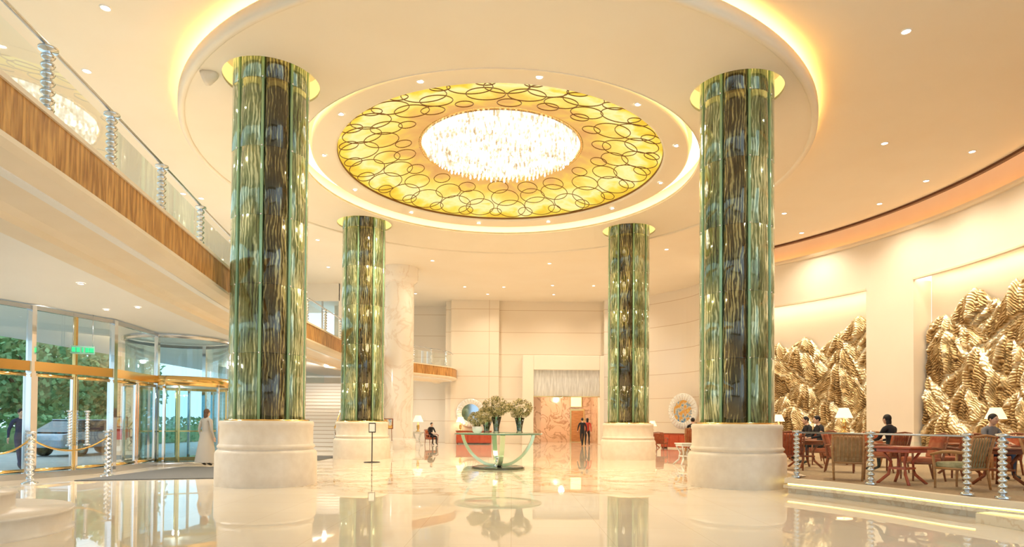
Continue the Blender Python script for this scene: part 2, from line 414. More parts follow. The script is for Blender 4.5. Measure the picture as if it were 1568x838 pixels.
def spot(name, loc, E, col=(1, .86, .66), size=140, rad=.12):
    l = bpy.data.lights.new(name, 'SPOT'); l.energy = E; l.color = col; l.spot_size = radians(size); l.spot_blend = 1; l.shadow_soft_size = rad
    o = bpy.data.objects.new(name, l); o.location = loc; scene.collection.objects.link(o); return o
def point(name, loc, E, col=(1, .75, .45), rad=.08):
    l = bpy.data.lights.new(name, 'POINT'); l.energy = E; l.color = col; l.shadow_soft_size = rad
    o = bpy.data.objects.new(name, l); o.location = loc; scene.collection.objects.link(o); return o
for X, Y, Z in DL:
    if Z > 5: spot('downlight_spot', (X, Y, Z-.05), 650 if Y < 34 else 460)
    else: spot('downlight_spot', (X, Y, Z-.05), 300, (1, .93, .84), 165)
for k in range(6):
    a = 2*pi*(k+.35)/6; spot('downlight_spot', (CX+5.33*cos(a), CY+5.33*sin(a), 9.24), 680)
# fill lights and one lamp body added to brighten the stair flight
for p in ((-9.1, 23.6, 3.6), (-8.8, 29.5, 3.95)):
    point('stair_fill_light', p, 150, (1, .9, .76), .08)
b = MB()
b.lathe([(.001, 3.76), (.16, 3.72), (.18, 3.62)], M_porc, (-9.1, 23.6, 0), 24); b.tube([(-9.1, 23.6, 3.76), (-9.1, 23.6, 4.12)], .012, M_gold)
b.build('added_stair_lamp')

# right curved wall with niches
NT, NB = 6.88, .6
b = MB()
def awall(r0, d0, d1, z0, z1, m, n=None):
    n = n or max(2, int(abs(d1-d0)*1.2)); b.sweep(arc(r0, d0, d1, n), [(0, z0), (0, z1)], m)
awall(15.9, -50, 47, NT, 8.8, M_wallc); awall(15.9, -50, 47, 0, NB, M_wallc)
awall(15.9, 14.4, 21.9, NB, NT, M_wallc); awall(15.9, -50, -22, NB, NT, M_wallc); awall(15.9, 45, 47, NB, NT, M_wallc)
for d in (45, 21.9, 14.4, -22):
    p = arc(15.9, d, d, 1)[0]; q = arc(16.75, d, d, 1)[0]
    b.add([(*p, NB), (*q, NB), (*q, NT), (*p, NT)], [(0, 1, 2, 3)], M_wallc)
for d0, d1 in ((21.9, 45), (-22, 14.4)):
    pa = arc(15.9, d0, d1, 30)
    b.sweep(pa, [(0, NB), (-.85, NB)], M_wallc); b.sweep(pa, [(0, NT), (-.12, NT), (-.12, NT+.25), (-.85, NT+.25), (-.85, NB)], M_wallc)
    b.sweep(pa, [(.04, NT), (.04, NT+.07), (0, NT+.07)], M_cream_trim)
b.sweep(arc(15.9, -50, 47, 90), [(0, 8.8), (.10, 8.8), (.14, 8.86), (.14, 8.95), (0, 8.98), (-.06, 8.98), (-.06, 8.82), (-.6, 8.82)], M_cream_trim)
b.build('wall_right')
b = MB(); b.sweep(arc(16.5, -50, 47, 90), [(0, 8.8), (0, 10.3), (1.2, 10.3)], M_orange); b.build('wall_right_upper')
b = MB(); b.sweep(arc(15.4, -55, 47, 90), [(.05, 9.62), (.05, 9.52), (-.05, 9.5), (-.12, 9.56), (-.12, 9.9)], M_brown); b.build('trim_3')
b = MB(); b.sweep(arc(16.2, -50, 46, 80), [(0, 8.84), (-.1, 8.84)], M_ledor); b.build('cove_light_strip')
b = MB()
for d0, d1 in ((22, 44.9), (-21.9, 14.3)):
    b.sweep(arc(16.15, d0, d1, 30), [(0, NT+.2), (-.15, NT+.2)], M_ledw)
b.build('niche_light_strip')

# mountain reliefs
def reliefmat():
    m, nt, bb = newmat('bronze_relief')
    at = N(nt, 'ShaderNodeAttribute'); at.attribute_name = 'painted_shade'
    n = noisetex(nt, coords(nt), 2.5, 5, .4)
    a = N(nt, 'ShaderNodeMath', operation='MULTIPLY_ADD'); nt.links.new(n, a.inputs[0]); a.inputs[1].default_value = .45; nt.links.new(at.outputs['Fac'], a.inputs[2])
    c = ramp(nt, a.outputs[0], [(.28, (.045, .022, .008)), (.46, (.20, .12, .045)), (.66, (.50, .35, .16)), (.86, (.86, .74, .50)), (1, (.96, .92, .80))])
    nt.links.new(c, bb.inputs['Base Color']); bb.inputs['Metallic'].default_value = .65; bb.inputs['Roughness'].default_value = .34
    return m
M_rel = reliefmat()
def relief(name, d0, d1, back, nu, nv, seed):
    rnd = random.Random(seed)
    s0, s1 = sorted((radians(d0)*16.4, radians(d1)*16.4))
    tents = [(a, h, sl, 0) for a, h, sl in back]
    row = 1
    for hh, sp in ((4.75, 1.9), (3.75, 2.2), (2.8, 2.3), (2.0, 2.0)):
        s = s0-.3+rnd.uniform(0, 1.0)
        while s < s1+.6:
            tents.append((s, hh+rnd.uniform(-.4, .4), rnd.uniform(.65, .95), row)); s += sp*rnd.uniform(.75, 1.3)
        row += 1
    tents = sorted(tents, key=lambda t: t[3])
    def th(i, s):
        a, h, sl, rw = tents[i]
        return h-sl*(sqrt((s-a)**2+.004)-.06)+.16*noise.noise((s*2.0, seed+i*3.1, 0))+.10*noise.noise((s*5, seed+i, 7))+.05*noise.noise((s*13, seed+i, 3))
    vs = []; dep = []
    for i in range(nu+1):
        d = d0+(d1-d0)*i/nu; s = radians(d)*16.4
        H = [th(k, s) for k in range(len(tents))]
        T = max(H)
        for j in range(nv+1):
            v = j/nv; z = NB+.05+(T-NB-.05)*v
            k = 0
            for kk in range(len(H)-1, -1, -1):
                if z <= H[kk]+1e-4: k = kk; break
            a, h, sl, rw = tents[k]; phi = H[k]-z
            side = (s-a); below = max(.02, h-z)
            w1 = noise.noise((s*1.4, z*1.1, seed+k)); w2 = noise.noise((s*3.2, z*2.6, seed+k)); w3 = noise.noise((s*8, z*7, seed+k))
            ang = side/(below+.5)
            spur = 1-abs(sin(ang*5.5+1.3*w1+.5*w2+k))
            spur2 = 1-abs(sin(ang*13+2.0*w1+1.2*w2+k*2))
            ridge = .65*spur+.35*spur2
            q = (phi*.75+.25*below)*10.0+1.5*spur+1.0*w2+.45*w3
            strand = abs(sin(pi*q))**.9
            edge = min(1, phi*8)
            disp = .04+.085*rw+.04*strand*edge+.10*min(1, phi*1.2)+.20*ridge*min(1, phi*2.5+.15)+.02*w3
            if v > .985: disp *= .5
            R = 16.65-max(.02, disp); an = radians(d)
            vs.append((CX+R*cos(an), CY+R*sin(an), z))
            dep.append(min(1, max(0, .02+.30*strand+.34*ridge+.32*math.exp(-phi*3.2))))  # crevice shade and crest highlights painted into the colour
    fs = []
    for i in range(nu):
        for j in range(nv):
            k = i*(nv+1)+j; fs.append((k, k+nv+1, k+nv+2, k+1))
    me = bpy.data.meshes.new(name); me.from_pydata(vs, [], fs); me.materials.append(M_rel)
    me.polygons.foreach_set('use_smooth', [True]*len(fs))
    at = me.attributes.new('painted_shade', 'FLOAT', 'POINT'); at.data.foreach_set('value', dep); me.update()
    o = bpy.data.objects.new(name, me); scene.collection.objects.link(o)
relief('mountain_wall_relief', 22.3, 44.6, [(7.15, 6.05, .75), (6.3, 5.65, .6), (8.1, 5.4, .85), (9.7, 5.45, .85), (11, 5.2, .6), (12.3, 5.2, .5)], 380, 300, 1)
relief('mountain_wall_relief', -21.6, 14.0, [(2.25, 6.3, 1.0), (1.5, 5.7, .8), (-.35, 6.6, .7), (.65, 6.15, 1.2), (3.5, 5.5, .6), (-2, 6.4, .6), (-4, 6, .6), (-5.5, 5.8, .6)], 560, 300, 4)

# back walls
b = MB()
ch = catmull([(11.05, 30.4), (10.9, 34), (10.6, 37), (8.6, 39.8), (6.45, 41.2)], 8)
b.sweep(ch, [(0, 0), (0, 9.62)], M_panel)
b.build('wall_right_back')
b = MB()
b.box((-2.5, 41.8, 4.8), (3.2, .5, 9.6), M_panel)
b.box((-.1, 42.25, 4.8), (1.6, .5, 9.6), M_panel)
b.box((6.6, 41.9, 4.8), (1.0, .9, 9.6), M_panel)
b.box((3.4, 42.25, 7.75), (5.4, .5, 3.7), M_panel)
b.box((-8.3, 44.2, 4.8), (8.6, .4, 9.6), M_panel)
b.box((-4.3, 43.2, 4.8), (.4, 2.4, 9.6), M_panel)
b.build('wall_back')
b = MB()
b.box((1.05, 41.75, 2.95), (.75, .9, 5.9), M_wallc); b.box((5.95, 41.75, 2.95), (.3, .9, 5.9), M_wallc)
b.box((3.61, 41.75, 5.42), (4.37, .9, .96), M_wallc)
b.build('trim_4', bevel=.03)
MB().box((3.61, 41.8, 4.07), (4.36, .6, 1.74), M_flute).box((3.61, 41.55, 3.17), (4.36, .7, .06), M_gold).build('trim_5')
b = MB()
b.box((1.7, 42.4, 1.57), (.5, .5, 3.14), M_marbleb)
b.box((3.4, 47.0, 2), (7, .2, 4), M_marbleb); b.box((1.2, 44.8, 2), (.2, 4.2, 4), M_marbleb); b.box((6.0, 44.8, 2), (.2, 4.2, 4), M_marbleb)
b.build('wall_elevator_lobby')
MB().box((3.6, 44.8, 3.9), (4.6, 4.2, .1), M_soff).build('ceiling_elevator_lobby')
b = MB(); b.box((4.9, 46.85, 1.25), (1.1, .08, 2.5), M_gold); b.box((4.9, 46.8, 1.2), (.9, .06, 2.3), M_woodm); b.build('door_1')
b = MB(); b.box((0, 0, 0), (.9, .06, 1.0), M_gold); b.box((0, -.035, 0), (.78, .02, .88), mat('lit_artwork', (.9, .7, .4), .5, 0, (1, .75, .4), 1.0)); b.build('wall_artwork', loc=(4.8, 46.8, 3.1))
point('lobby_lamp', (3.5, 44.0, 3.3), 190, (1, .83, .62), .2)
b = MB()
b.box((-14.9, 37, 7.2), (3.2, .3, 4.9), M_wallc); b.box((-9, 37, 7.2), (2.6, .3, 4.9), M_wallc)
b.box((-11.8, 37, 9.1), (3.1, .3, 1.1), M_wallc); b.box((-11.8, 37, 5.2), (3.1, .3, .9), M_wallc)
b.box((-12.3, 37, 2), (9, .3, 4), M_wallc)
b.build('wall_left_back')
b = MB(); b.box((-11.8, 37, 7.1), (3.0, .03, 2.9), M_glass)
for x in (-13.3, -12.3, -11.3, -10.3): b.box((x, 36.95, 7.1), (.08, .1, 2.9), M_steel)
b.build('window_1')
b = MB()
for y in range(-4, 37, 4):
    b.box((-16.5, y, 7.2), (.4, .5, 4.9), M_wallc)
b.box((-16.5, 16.5, 9.3), (.4, 41.5, .8), M_wallc)
b.build('wall_left_upper')
b = MB(); b.box((-16.5, 16.5, 6.8), (.03, 41, 4.2), M_glass)
b.build('window_2')

# ---------------------------------------------------------------- columns
def column_mesh():
    b = MB(); NP = 8; K = 11
    z = 1.38; levels = []
    while z < 9.7:
        levels += [(z, .985), (z+.01, 1), (z+1.474, 1), (z+1.484, .985)]; z += 1.484
    L = len(levels)
    for p in range(NP):
        vs = []; fs = []
        for (z, s) in levels:
            for k in range(K):
                t = k/(K-1)-.5; a = 2*pi*(p+.5+t*.93)/NP
                r = .735+.085*max(0, cos(t*pi))**.5
                r = (.74 if abs(t) > .499 else r)*s
                vs.append((r*cos(a), r*sin(a), z))
        for j in range(L-1):
            for k in range(K-1): fs.append((j*K+k, j*K+k+1, (j+1)*K+k+1, (j+1)*K+k))
        b.add(vs, fs, (M_cold, M_colm, M_colp, M_colm)[p % 4], True)
    b.lathe([(.742, 1.38), (.742, 9.75)], M_colm, seg=48)
    for p in range(NP):
        a = 2*pi*p/NP
        b.tube([(.772*cos(a), .772*sin(a), 1.38), (.772*cos(a), .772*sin(a), 9.75)], .034, M_gedge, 8)
        z = 2.864
        while z < 9.5:
            b.sphere((.81*cos(a), .81*sin(a), z), .022, M_chrome, 8, 6); z += 1.484
    b.lathe([(.0, 1.44), (.90, 1.44), (.90, 1.38)], M_gold, seg=48)
    return b
def base_mesh():
    b = MB()
    b.lathe([(1.08, 0), (1.08, .04), (1.075, .70), (1.04, .76), (1.0, .78), (1.0, .80), (1.03, .83), (1.03, .86), (1.0, .89), (.985, .91), (.985, 1.28), (1.0, 1.31), (1.0, 1.38), (.97, 1.41), (.8, 1.41)], M_base, seg=72)
    return b
for i, (x, y) in enumerate(COLS):
    face = atan2(-y, -x)+radians((9, -2, 6, -8)[i])
    e = empty('glass_clad_column', (x, y, 0), face-radians(22.5))
    column_mesh().build('glass_shaft', e); base_mesh().build('stone_base', e)
b = MB(); b.lathe([(.95, 0), (.95, .5), (.8, .55), (.78, .6), (.78, 8.75), (.82, 8.8), (.95, 8.9), (1.0, 9.05), (1.0, 9.6)], M_marble, seg=48)
b.build('marble_column', loc=(-6.05, 33.2, 0))

# ---------------------------------------------------------------- balcony
BP = catmull([(-4.3, -2), (-4.7, 2), (-5.2, 6.3), (-5.95, 11), (-6.62, 15), (-7.1, 19), (-7.25, 24), (-7.3, 29), (-7.15, 32.6), (-5.9, 36.2), (-3.95, 39.5), (-3.7, 41.5)], 8)
def bpY(Y):
    for i in range(len(BP)-1):
        if BP[i][1] <= Y <= BP[i+1][1]:
            k = (Y-BP[i][1])/(BP[i+1][1]-BP[i][1]); return (BP[i][0]+(BP[i+1][0]-BP[i][0])*k, Y)
b = MB()
b.sweep(BP, [(0, 4.32), (0, 4.86)], M_fascia)
b.sweep(BP, [(0, 4.86), (-.03, 4.86), (-.03, 4.92), (.4, 4.92)], M_cream_trim)
b.sweep(BP, [(0, 4.32), (-.03, 4.32), (-.03, 4.26), (.05, 4.20), (.35, 4.13), (.9, 4.10), (1.05, 4.06), (1.1, 3.98), (1.5, 3.98), (1.55, 4.13)], M_cream_trim, False)
b.build('balcony_fascia')
b = MB()
inner = [(p[0]-.3, p[1]) for p in BP]
b.prism(inner+[(-16.7, 41.5), (-16.7, -2)], 4.125, 4.85, M_soff); b.build('balcony_slab')
def crystal_post(b, x, y, z, h, r=.055):
    prof = [(r*1.6, 0), (r*1.6, .03), (r*.7, .05)]
    nb = max(4, int(h/(r*1.5))); st = (h-.12)/nb
    for k in range(nb):
        z0 = .05+k*st
        for t in (.05, .25, .5, .75, .95): prof.append((r*(.40+.65*sin(pi*t)), z0+st*t))
    prof += [(r*.5, h-.06), (r*1.4, h-.05), (r*1.45, h-.02), (.001, h)]
    b.lathe(prof, M_crysp, (x, y, z), 14, True)
M_crysp = mat('crystal_bead', (.66, .70, .74), .06, 1.0, coat=1)
e = empty('balcony_railing')
b = MB()
Ys = [2.6, 4.2, 5.8, 7.45, 9.05, 10.9, 13.0, 15.4, 17.8, 20.2, 22.6, 25.0, 27.4, 29.8, 32.6, 35.2, 36.8, 38.2, 39.5]
for Y in Ys:
    p = bpY(Y); crystal_post(b, p[0]-.25, p[1], 4.92, .98, .075)
b.build('crystal_posts', e)
MB().sweep(BP, [(.25, 4.98), (.25, 5.72)], M_glass).build('glass_panels', e)
MB().tube([(p[0]-.27, p[1], 5.93) for p in BP], .025, M_steel, 8).build('handrail', e)

# ---------------------------------------------------------------- entrance facade
FP = [(-12.9, 10.5), (-11.35, 14.7), (-10.75, 16.8), (-11.0, 19.3)]
FP2 = [(-11.1, 22.5), (-11.1, 36.8)]
ent = empty('entrance_glass_facade')
b = MB(); b.sweep(FP, [(0, .02), (0, 4.1)], M_glassb); b.sweep(FP2, [(0, .02), (0, 4.1)], M_glassb); b.build('glazing', ent)
b = MB()
for p, w in (((-12.1, 12.7), .10), ((-11.35, 14.7), .14), ((-11.05, 15.75), .08), ((-10.75, 16.8), .14), ((-11.0, 19.3), .12), ((-11.1, 22.5), .12), ((-11.1, 26), .1), ((-11.1, 30), .1)):
    b.box((p[0], p[1], 2.05), (w, w, 4.1), M_chrome if w > .1 else M_gold)
def leaf(p0, p1, h=2.5):
    d = Vector((p1[0]-p0[0], p1[1]-p0[1], 0))
    for t0, t1 in ((.05, .475), (.525, .95)):
        for t in (t0, t1):
            q = Vector((*p0, 0))+d*t; b.box((q.x, q.y, h/2), (.07, .07, h), M_chrome)
        qa = Vector((*p0, 0))+d*t0; qb = Vector((*p0, 0))+d*t1
        for z in (.2, h-.04): b.tube([(qa.x, qa.y, z), (qb.x, qb.y, z)], .045, M_gold, 6)
leaf((-11.35, 14.7), (-10.75, 16.8)); leaf((-10.75, 16.8), (-11.0, 19.3)); leaf((-12.1, 12.7), (-11.35, 14.7))
for P_ in (FP, FP2):
    b.sweep(P_, [(.06, 2.55), (-.06, 2.55), (-.06, 2.78), (.06, 2.78), (.06, 2.55)], M_gold)
    b.sweep(P_, [(.06, 0), (-.06, 0), (-.06, .14), (.06, .14)], M_steel)
b.sweep(FP, [(.05, 4.0), (-.05, 4.0), (-.05, 4.1)], M_steel)
b.build('gold_frames', ent)
b = MB()
for y in (15.52, 15.98):
    t = (y-14.7)/2.1; x = -11.35+.6*t+.12
    crystal_post(b, x, y, .75, .9, .05)
b.build('crystal_door_handles', ent)
rv = empty('revolving_door', (-11.2, 20.9, 0))
b = MB()
for a0, a1 in ((-75, -15), (20, 75), (105, 255)):
    b.lathe([(1.6, .05), (1.6, 2.5)], M_glassb, seg=16, a0=radians(a0), a1=radians(a1))
b.lathe([(1.6, 2.8), (1.6, 4.0)], M_glassb, seg=48)
b.build('curved_glass', rv)
b = MB()
b.lathe([(1.56, 2.5), (1.64, 2.5), (1.64, 2.8), (1.56, 2.8), (1.56, 2.5)], M_gold, seg=64)
b.lathe([(1.56, 0), (1.64, 0), (1.64, .1), (1.56, .1)], M_steel, seg=64)
b.lathe([(1.56, 3.98), (1.64, 3.98), (1.64, 4.1)], M_steel, seg=64)
for a in (-75, -15, 20, 75, 105, 165, 200, 255):
    b.box((1.6*cos(radians(a)), 1.6*sin(radians(a)), 1.3), (.07, .07, 2.6), M_chrome)
b.lathe([(1.55, 2.52), (.001, 2.52)], M_soff, seg=48)
b.build('drum_frame', rv)
b = MB()
for k in range(4):
    a = radians(30+90*k); M = Matrix.Rotation(a, 4, 'Z')
    b.box((.75, 0, 1.27), (1.45, .015, 2.4), M_glassb, M); b.box((1.48, 0, 1.27), (.05, .05, 2.45), M_gold, M)
    b.box((.75, 0, 2.44), (1.45, .05, .08), M_gold, M); b.box((.75, 0, .12), (1.45, .05, .12), M_gold, M); b.box((.75, 0, 1.05), (1.4, .06, .04), M_gold, M)
b.lathe([(.05, 0), (.05, 2.5)], M_gold, seg=16)
b.build('wings', rv)
point('drum_lamp', (-11.2, 20.9, 2.35), 60, (1, .93, .82), .1)
M_green = nosample(emat('exit_green', (.05, .9, .25), 1.5))
b = MB(); b.box((0, 0, 0), (.5, .06, .2), mat('sign_housing', (.1, .2, .15), .4))
for k, w in enumerate((.07, .07, .03, .07, .09)):
    b.box((-.19+k*.093, -.035, 0), (w, .01, .11), M_green)
b.tube([(-.2, 0, .1), (-.2, 0, .9)], .008, M_steel); b.tube([(.2, 0, .1), (.2, 0, .9)], .008, M_steel)
b.build('exit_sign', loc=(-10.75, 15.6, 3.15), rot=radians(30))
MB().prism([(-10.0, 14.3), (-7.0, 15.2), (-6.95, 18.8), (-9.9, 18.8)], .004, .02, M_mat).build('door_mat')
MB().prism([(-8.6, 22.6), (-6.95, 22.6), (-6.95, 25.4), (-8.6, 25.4)], .004, .02, M_mat).build('door_mat')
e = empty('rope_barrier'); b = MB()
A = (-10.55, 13.7); B = (-10.15, 15.7)
for p in (A, B, (-10.9, 12.4)): crystal_post(b, p[0], p[1], 0.0, 1.15, .08); b.lathe([(.001, .03), (.15, .02), (.16, 0)], M_chrome, (p[0], p[1], 0), 20)
b.build('crystal_stanchions', e)
b = MB()
for P0, P1 in ((A, B), ((-10.9, 12.4), A)):
    b.tube([(P0[0]+(P1[0]-P0[0])*t, P0[1]+(P1[1]-P0[1])*t, .98-.3*4*t*(1-t)) for t in [k/12 for k in range(13)]], .022, M_gold, 8)
b.build('gold_rope', e)
b = MB(); b.lathe([(1.36, 0), (1.36, .02), (1.33, .03), (1.33, .22), (1.36, .24), (1.35, .27), (.001, .27)], M_base, seg=72)
b.lathe([(.75, .27), (.73, .28), (.73, .45), (.76, .47), (.75, .50), (.001, .50)], M_base, seg=64)
b.build('round_marble_plinth', loc=(-6.95, 7.6, 0))

# ---------------------------------------------------------------- stairs
e = empty('grand_staircase', (0, 0, 0)); b = MB()
M_riser = mat('white_riser', (.93, .90, .85), .4); M_tread = mat('tread_edge', (.60, .50, .40), .3)
for k in range(20):
    z = .17*(k+1); y = 26.5+.31*k; x1 = -7.5-.03*k; x0 = -10.8
    b.box(((x0+x1)/2, y+.155, z/2), (x1-x0, .31, z), M_riser); b.box(((x0+x1)/2, y+.145, z-.012), (x1-x0+.02, .32, .026), M_tread)
b.build('marble_steps', e)
b = MB()
pts0 = [(-7.55-.03*k, 26.6+.31*k, .17*(k+1)+.95) for k in range(20)]
b.tube(pts0, .03, M_gold); b.tube([(p[0], p[1], p[2]-.8) for p in pts0], .02, M_steel)
for k in range(0, 19, 2):
    p = pts0[k]; c = (p[0], p[1]+.3, p[2]-.26)
    for rr, dz in ((.2, 0), (.1, -.24)):
        b.tube([(c[0], c[1]+rr*cos(2*pi*q/14), c[2]+dz+rr*sin(2*pi*q/14)) for q in range(14)], .014, M_brown, 5, True)
    b.tube([(p[0], p[1], p[2]-.95), (p[0], p[1], p[2])], .014, M_steel, 6)
b.build('scroll_railing', e)

# ---------------------------------------------------------------- lounge deck
DK = [(8.7, 6.6), (7.9, 8.2), (7.25, 9.4), (7.0, 10.0), (6.75, 10.9), (6.25, 12.1), (5.75, 12.95), (6.3, 13.6), (6.5, 14.6), (6.5, 18), (6.6, 23), (7.6, 28), (9.5, 30.0)]
b = MB(); b.prism(DK+[(11, 29.5), (13.2, 26), (14.8, 22), (15.2, 18), (14.6, 14), (13, 10.3), (11, 7.8)], .0, .28, M_deck); b.build('lounge_floor')
b = MB()
p6 = DK[:10]
b.sweep(p6, [(.02, .0), (.02, .10), (.12, .10), (.12, .16), (.02, .16)], M_step)
b.sweep(p6, [(.10, .20), (.10, .27), (.10, .30), (-.1, .30)], M_cream_trim); b.sweep(p6, [(.10, .20), (.02, .20)], M_cream_trim)
b.prism([(7.2, 9.3), (7.9, 7.9), (7.75, 6.8), (6.95, 7.6), (6.75, 9.1)], 0, .14, M_step)
b.build('trim_platform_edge')
b = MB(); b.sweep(DK[1:9], [(.03, .165), (.03, .195)], emat('step_led', (1, .78, .2), 5)); b.build('step_light_strip')
e = empty('lounge_railing'); b = MB()
rp = [(6.02, 13.2), (6.75, 11.75), (7.32, 10.05)]; rp2 = [(7.5, 9.55), (8.2, 8.3), (9.0, 6.9)]
for p in rp+rp2[:2]: crystal_post(b, p[0], p[1], .30, 1.0, .065)
b.build('crystal_posts', e)
b = MB()
for pp in (rp, rp2): b.sweep(pp, [(0, .36), (0, 1.12)], M_glass)
b.build('glass_panels', e)
b = MB()
for pp in (rp, rp2): b.tube([(x, y, 1.24) for x, y in pp], .018, M_steel)
b.build('top_rail', e)

# furniture
def armchair(loc, rot, cush=None, wood=None):
    cush = cush or M_cushb; wood = wood or M_woodm
    e = empty('lounge_armchair', loc, rot); b = MB()
    for sx in (-1, 1):
        b.tube([(sx*.28, -.27, 0), (sx*.29, -.27, .3), (sx*.31, -.29, .62)], [.018, .024, .022], wood, 8)
        b.tube([(sx*.25, .34, 0), (sx*.27, .27, .35), (sx*.28, .31, .62), (sx*.27, .40, .93)], [.018, .026, .024, .02], wood, 8)
        b.tube([(sx*.31, -.33, .60), (sx*.325, -.1, .66), (sx*.315, .12, .665), (sx*.28, .32, .64)], [.024, .03, .028, .022], wood, 8)
        b.tube([(sx*.29, -.27, .36), (sx*.27, .28, .36)], .022, wood, 8)
    b.tube([(-.29, -.27, .36), (.29, -.27, .36)], .022, wood, 8); b.tube([(-.27, .28, .36), (.27, .28, .36)], .022, wood, 8)
    b.tube([(-.27, .40, .93), (0, .43, .96), (.27, .40, .93)], .022, wood, 8)
    for k in range(7):
        x = -.21+.07*k; b.tube([(x, .285, .4), (x, .33, .62), (x, .41, .93)], .009, wood, 6)
    b.build('wood_frame', e)
    b = MB(); b.box((0, -.01, .42), (.54, .54, .11), cush)
    M = Matrix.Translation((0, .29, .68))@Matrix.Rotation(radians(-14), 4, 'X'); b.box((0, -.02, 0), (.50, .09, .46), cush, M)
    b.build('cushions', e, bevel=.03); return e
def ltable(loc, rot, name='lounge_table', m=None, s=.72, h=.72):
    m = m or M_wood; e = empty(name, loc, rot)
    b = MB(); b.box((0, 0, h-.02), (s, s, .04), m); b.box((0, 0, h-.08), (s*.86, s*.86, .07), m); b.build('top', e, bevel=.008)
    b = MB()
    for sx in (-1, 1):
        for sy in (-1, 1):
            b.tube([(sx*.30, sy*.30, 0), (sx*.16, sy*.16, .18), (sx*.13, sy*.13, .42), (sx*.24, sy*.24, h-.06)], [.028, .03, .03, .026], m, 8)
    b.box((0, 0, .30), (.34, .34, .04), m); b.build('pedestal_legs', e); return e
def tlamp(loc, s=1.0, E=12):
    e = empty('table_lamp', loc); b = MB()
    b.lathe([(.09*s, 0), (.09*s, .02*s), (.03*s, .04*s), (.05*s, .12*s), (.06*s, .2*s), (.03*s, .28*s), (.012*s, .32*s), (.012*s, .42*s)], M_gold, seg=20)
    b.build('base', e)
    b = MB(); b.lathe([(.20*s, .36*s), (.10*s, .60*s)], M_shade, seg=28); b.build('shade', e)
    point('lamp_bulb', (loc[0], loc[1], loc[2]+.45*s), E, rad=.04)
Z = .28
armchair((6.95, 12.9, Z), radians(150), M_cushb); ltable((7.55, 12.1, Z), .5, m=M_red); armchair((8.05, 11.2, Z), radians(200), M_cush)
armchair((8.45, 12.9, Z), radians(-100), M_cushr, M_wood); armchair((9.3, 10.7, Z), radians(30), M_cushr); ltable((9.2, 11.8, Z), .2)
armchair((9.3, 13.1, Z), radians(200), M_cushr, M_wood)
armchair((6.95, 15.7, Z), radians(170), M_cushr, M_wood); armchair((7.9, 15.0, Z), radians(60), M_cushr, M_wood); ltable((7.75, 16.5, Z), .1)
armchair((9.1, 15.1, Z), radians(200), M_cushr, M_wood); ltable((10.4, 14.5, Z), .3); armchair((10.3, 13.4, Z), radians(10), M_cushr)
armchair((11.4, 14.6, Z), radians(-90), M_cushr, M_wood); armchair((8.7, 17.8, Z), radians(-90), M_cushr, M_wood); ltable((9.7, 18.0, Z), .2); armchair((10.0, 16.9, Z), radians(10), M_cushr)
armchair((7.5, 19.6, Z), radians(90), M_cushr, M_wood); ltable((8.4, 19.6, Z), 0); armchair((9.3, 19.7, Z), radians(-90), M_cushr, M_wood); armchair((7.9, 23.3, Z), radians(60), M_cushr, M_wood); ltable((7.6, 24.6, Z), 0)
armchair((7.5, 25.9, Z), radians(160), M_cushr); armchair((10.7, 11.5, Z), radians(-60), M_cushr, M_wood); armchair((10.9, 9.9, Z), radians(20), M_cushr)
def sideboard(loc, rot, L=1.6, m=None):
    m = m or M_red; e = empty('sideboard', loc, rot); b = MB()
    b.box((0, 0, .45), (L, .45, .75), m); b.box((0, 0, .85), (L+.08, .5, .05), M_wood)
    for sx in (-1, 1): b.box((sx*(L/2-.06), 0, .04), (.08, .4, .08), M_wood)
    for k in range(3):
        x = -L/2+L*(k+.5)/3; b.box((x, -.232, .45), (L/3-.06, .02, .62), m); b.sphere((x+L*.1, -.255, .47), .018, M_gold, 8, 6)
    b.build('cabinet', e, bevel=.008); return e
sideboard((10.9, 20.5, Z), radians(-80), 1.8, M_wood); tlamp((10.9, 20.5, Z+.88), 1.35)
sideboard((12.4, 16.6, Z), radians(-85), 1.8, M_wood); tlamp((12.4, 16.0, Z+.88), 1.2)
sideboard((12.0, 12.6, Z), radians(-85), 1.2, M_wood); tlamp((12.0, 12.6, Z+.88), 1.2)
sideboard((9.4, 22.0, Z), radians(-70), 1.2, M_wood); tlamp((9.4, 22.0, Z+.88), 1.0)
sideboard((-2.5, 41.2, 0), 0, 2.3); tlamp((-3.4, 41.2, .88), 1.5)
def mirror(loc, rot, r, col):
    e = empty('round_wall_mirror', loc, rot); b = MB()
    Mx = Matrix.Rotation(radians(90), 4, 'X')
    b.lathe([(r, 0), (r, .06), (r*.96, .09), (r*.66, .07), (r*.62, .04)], M_porc, seg=48, M=Mx)
    for k in range(28):
        a = 2*pi*k/28; b.tube([(r*.66*cos(a), -.085, r*.66*sin(a)), (r*.97*cos(a), -.09, r*.97*sin(a))], .02, M_chrome, 6)
    b.build('frame', e)
    b = MB(); b.lathe([(.001, .045), (r*.64, .045)], col, seg=48, M=Mx); b.build('mirror_disc', e)
mirror((-2.75, 41.5, 2.05), 0, .95, mat('blue_grey_mirror', (.45, .52, .58), .05, 1))
M_mosaic = nmat('mosaic_disc', [(.35, (.1, .3, .6)), (.48, (.8, .75, .6)), (.55, (.85, .4, .08)), (.7, (.95, .65, .2))], 4, .2, .3)
mirror((9.95, 36.3, 2.15), radians(-55), 1.05, M_mosaic)
sideboard((9.45, 35.75, 0), radians(-55), 2.0)
ltable((8.3, 36.9, 0), .3, 'console_table', M_red, .7, .8); tlamp((8.3, 36.9, .8), 1.3)
ltable((-5.7, 37.6, 0), 0, 'console_table', M_porc, .8, .85); tlamp((-5.65, 37.6, .85), 1.6)
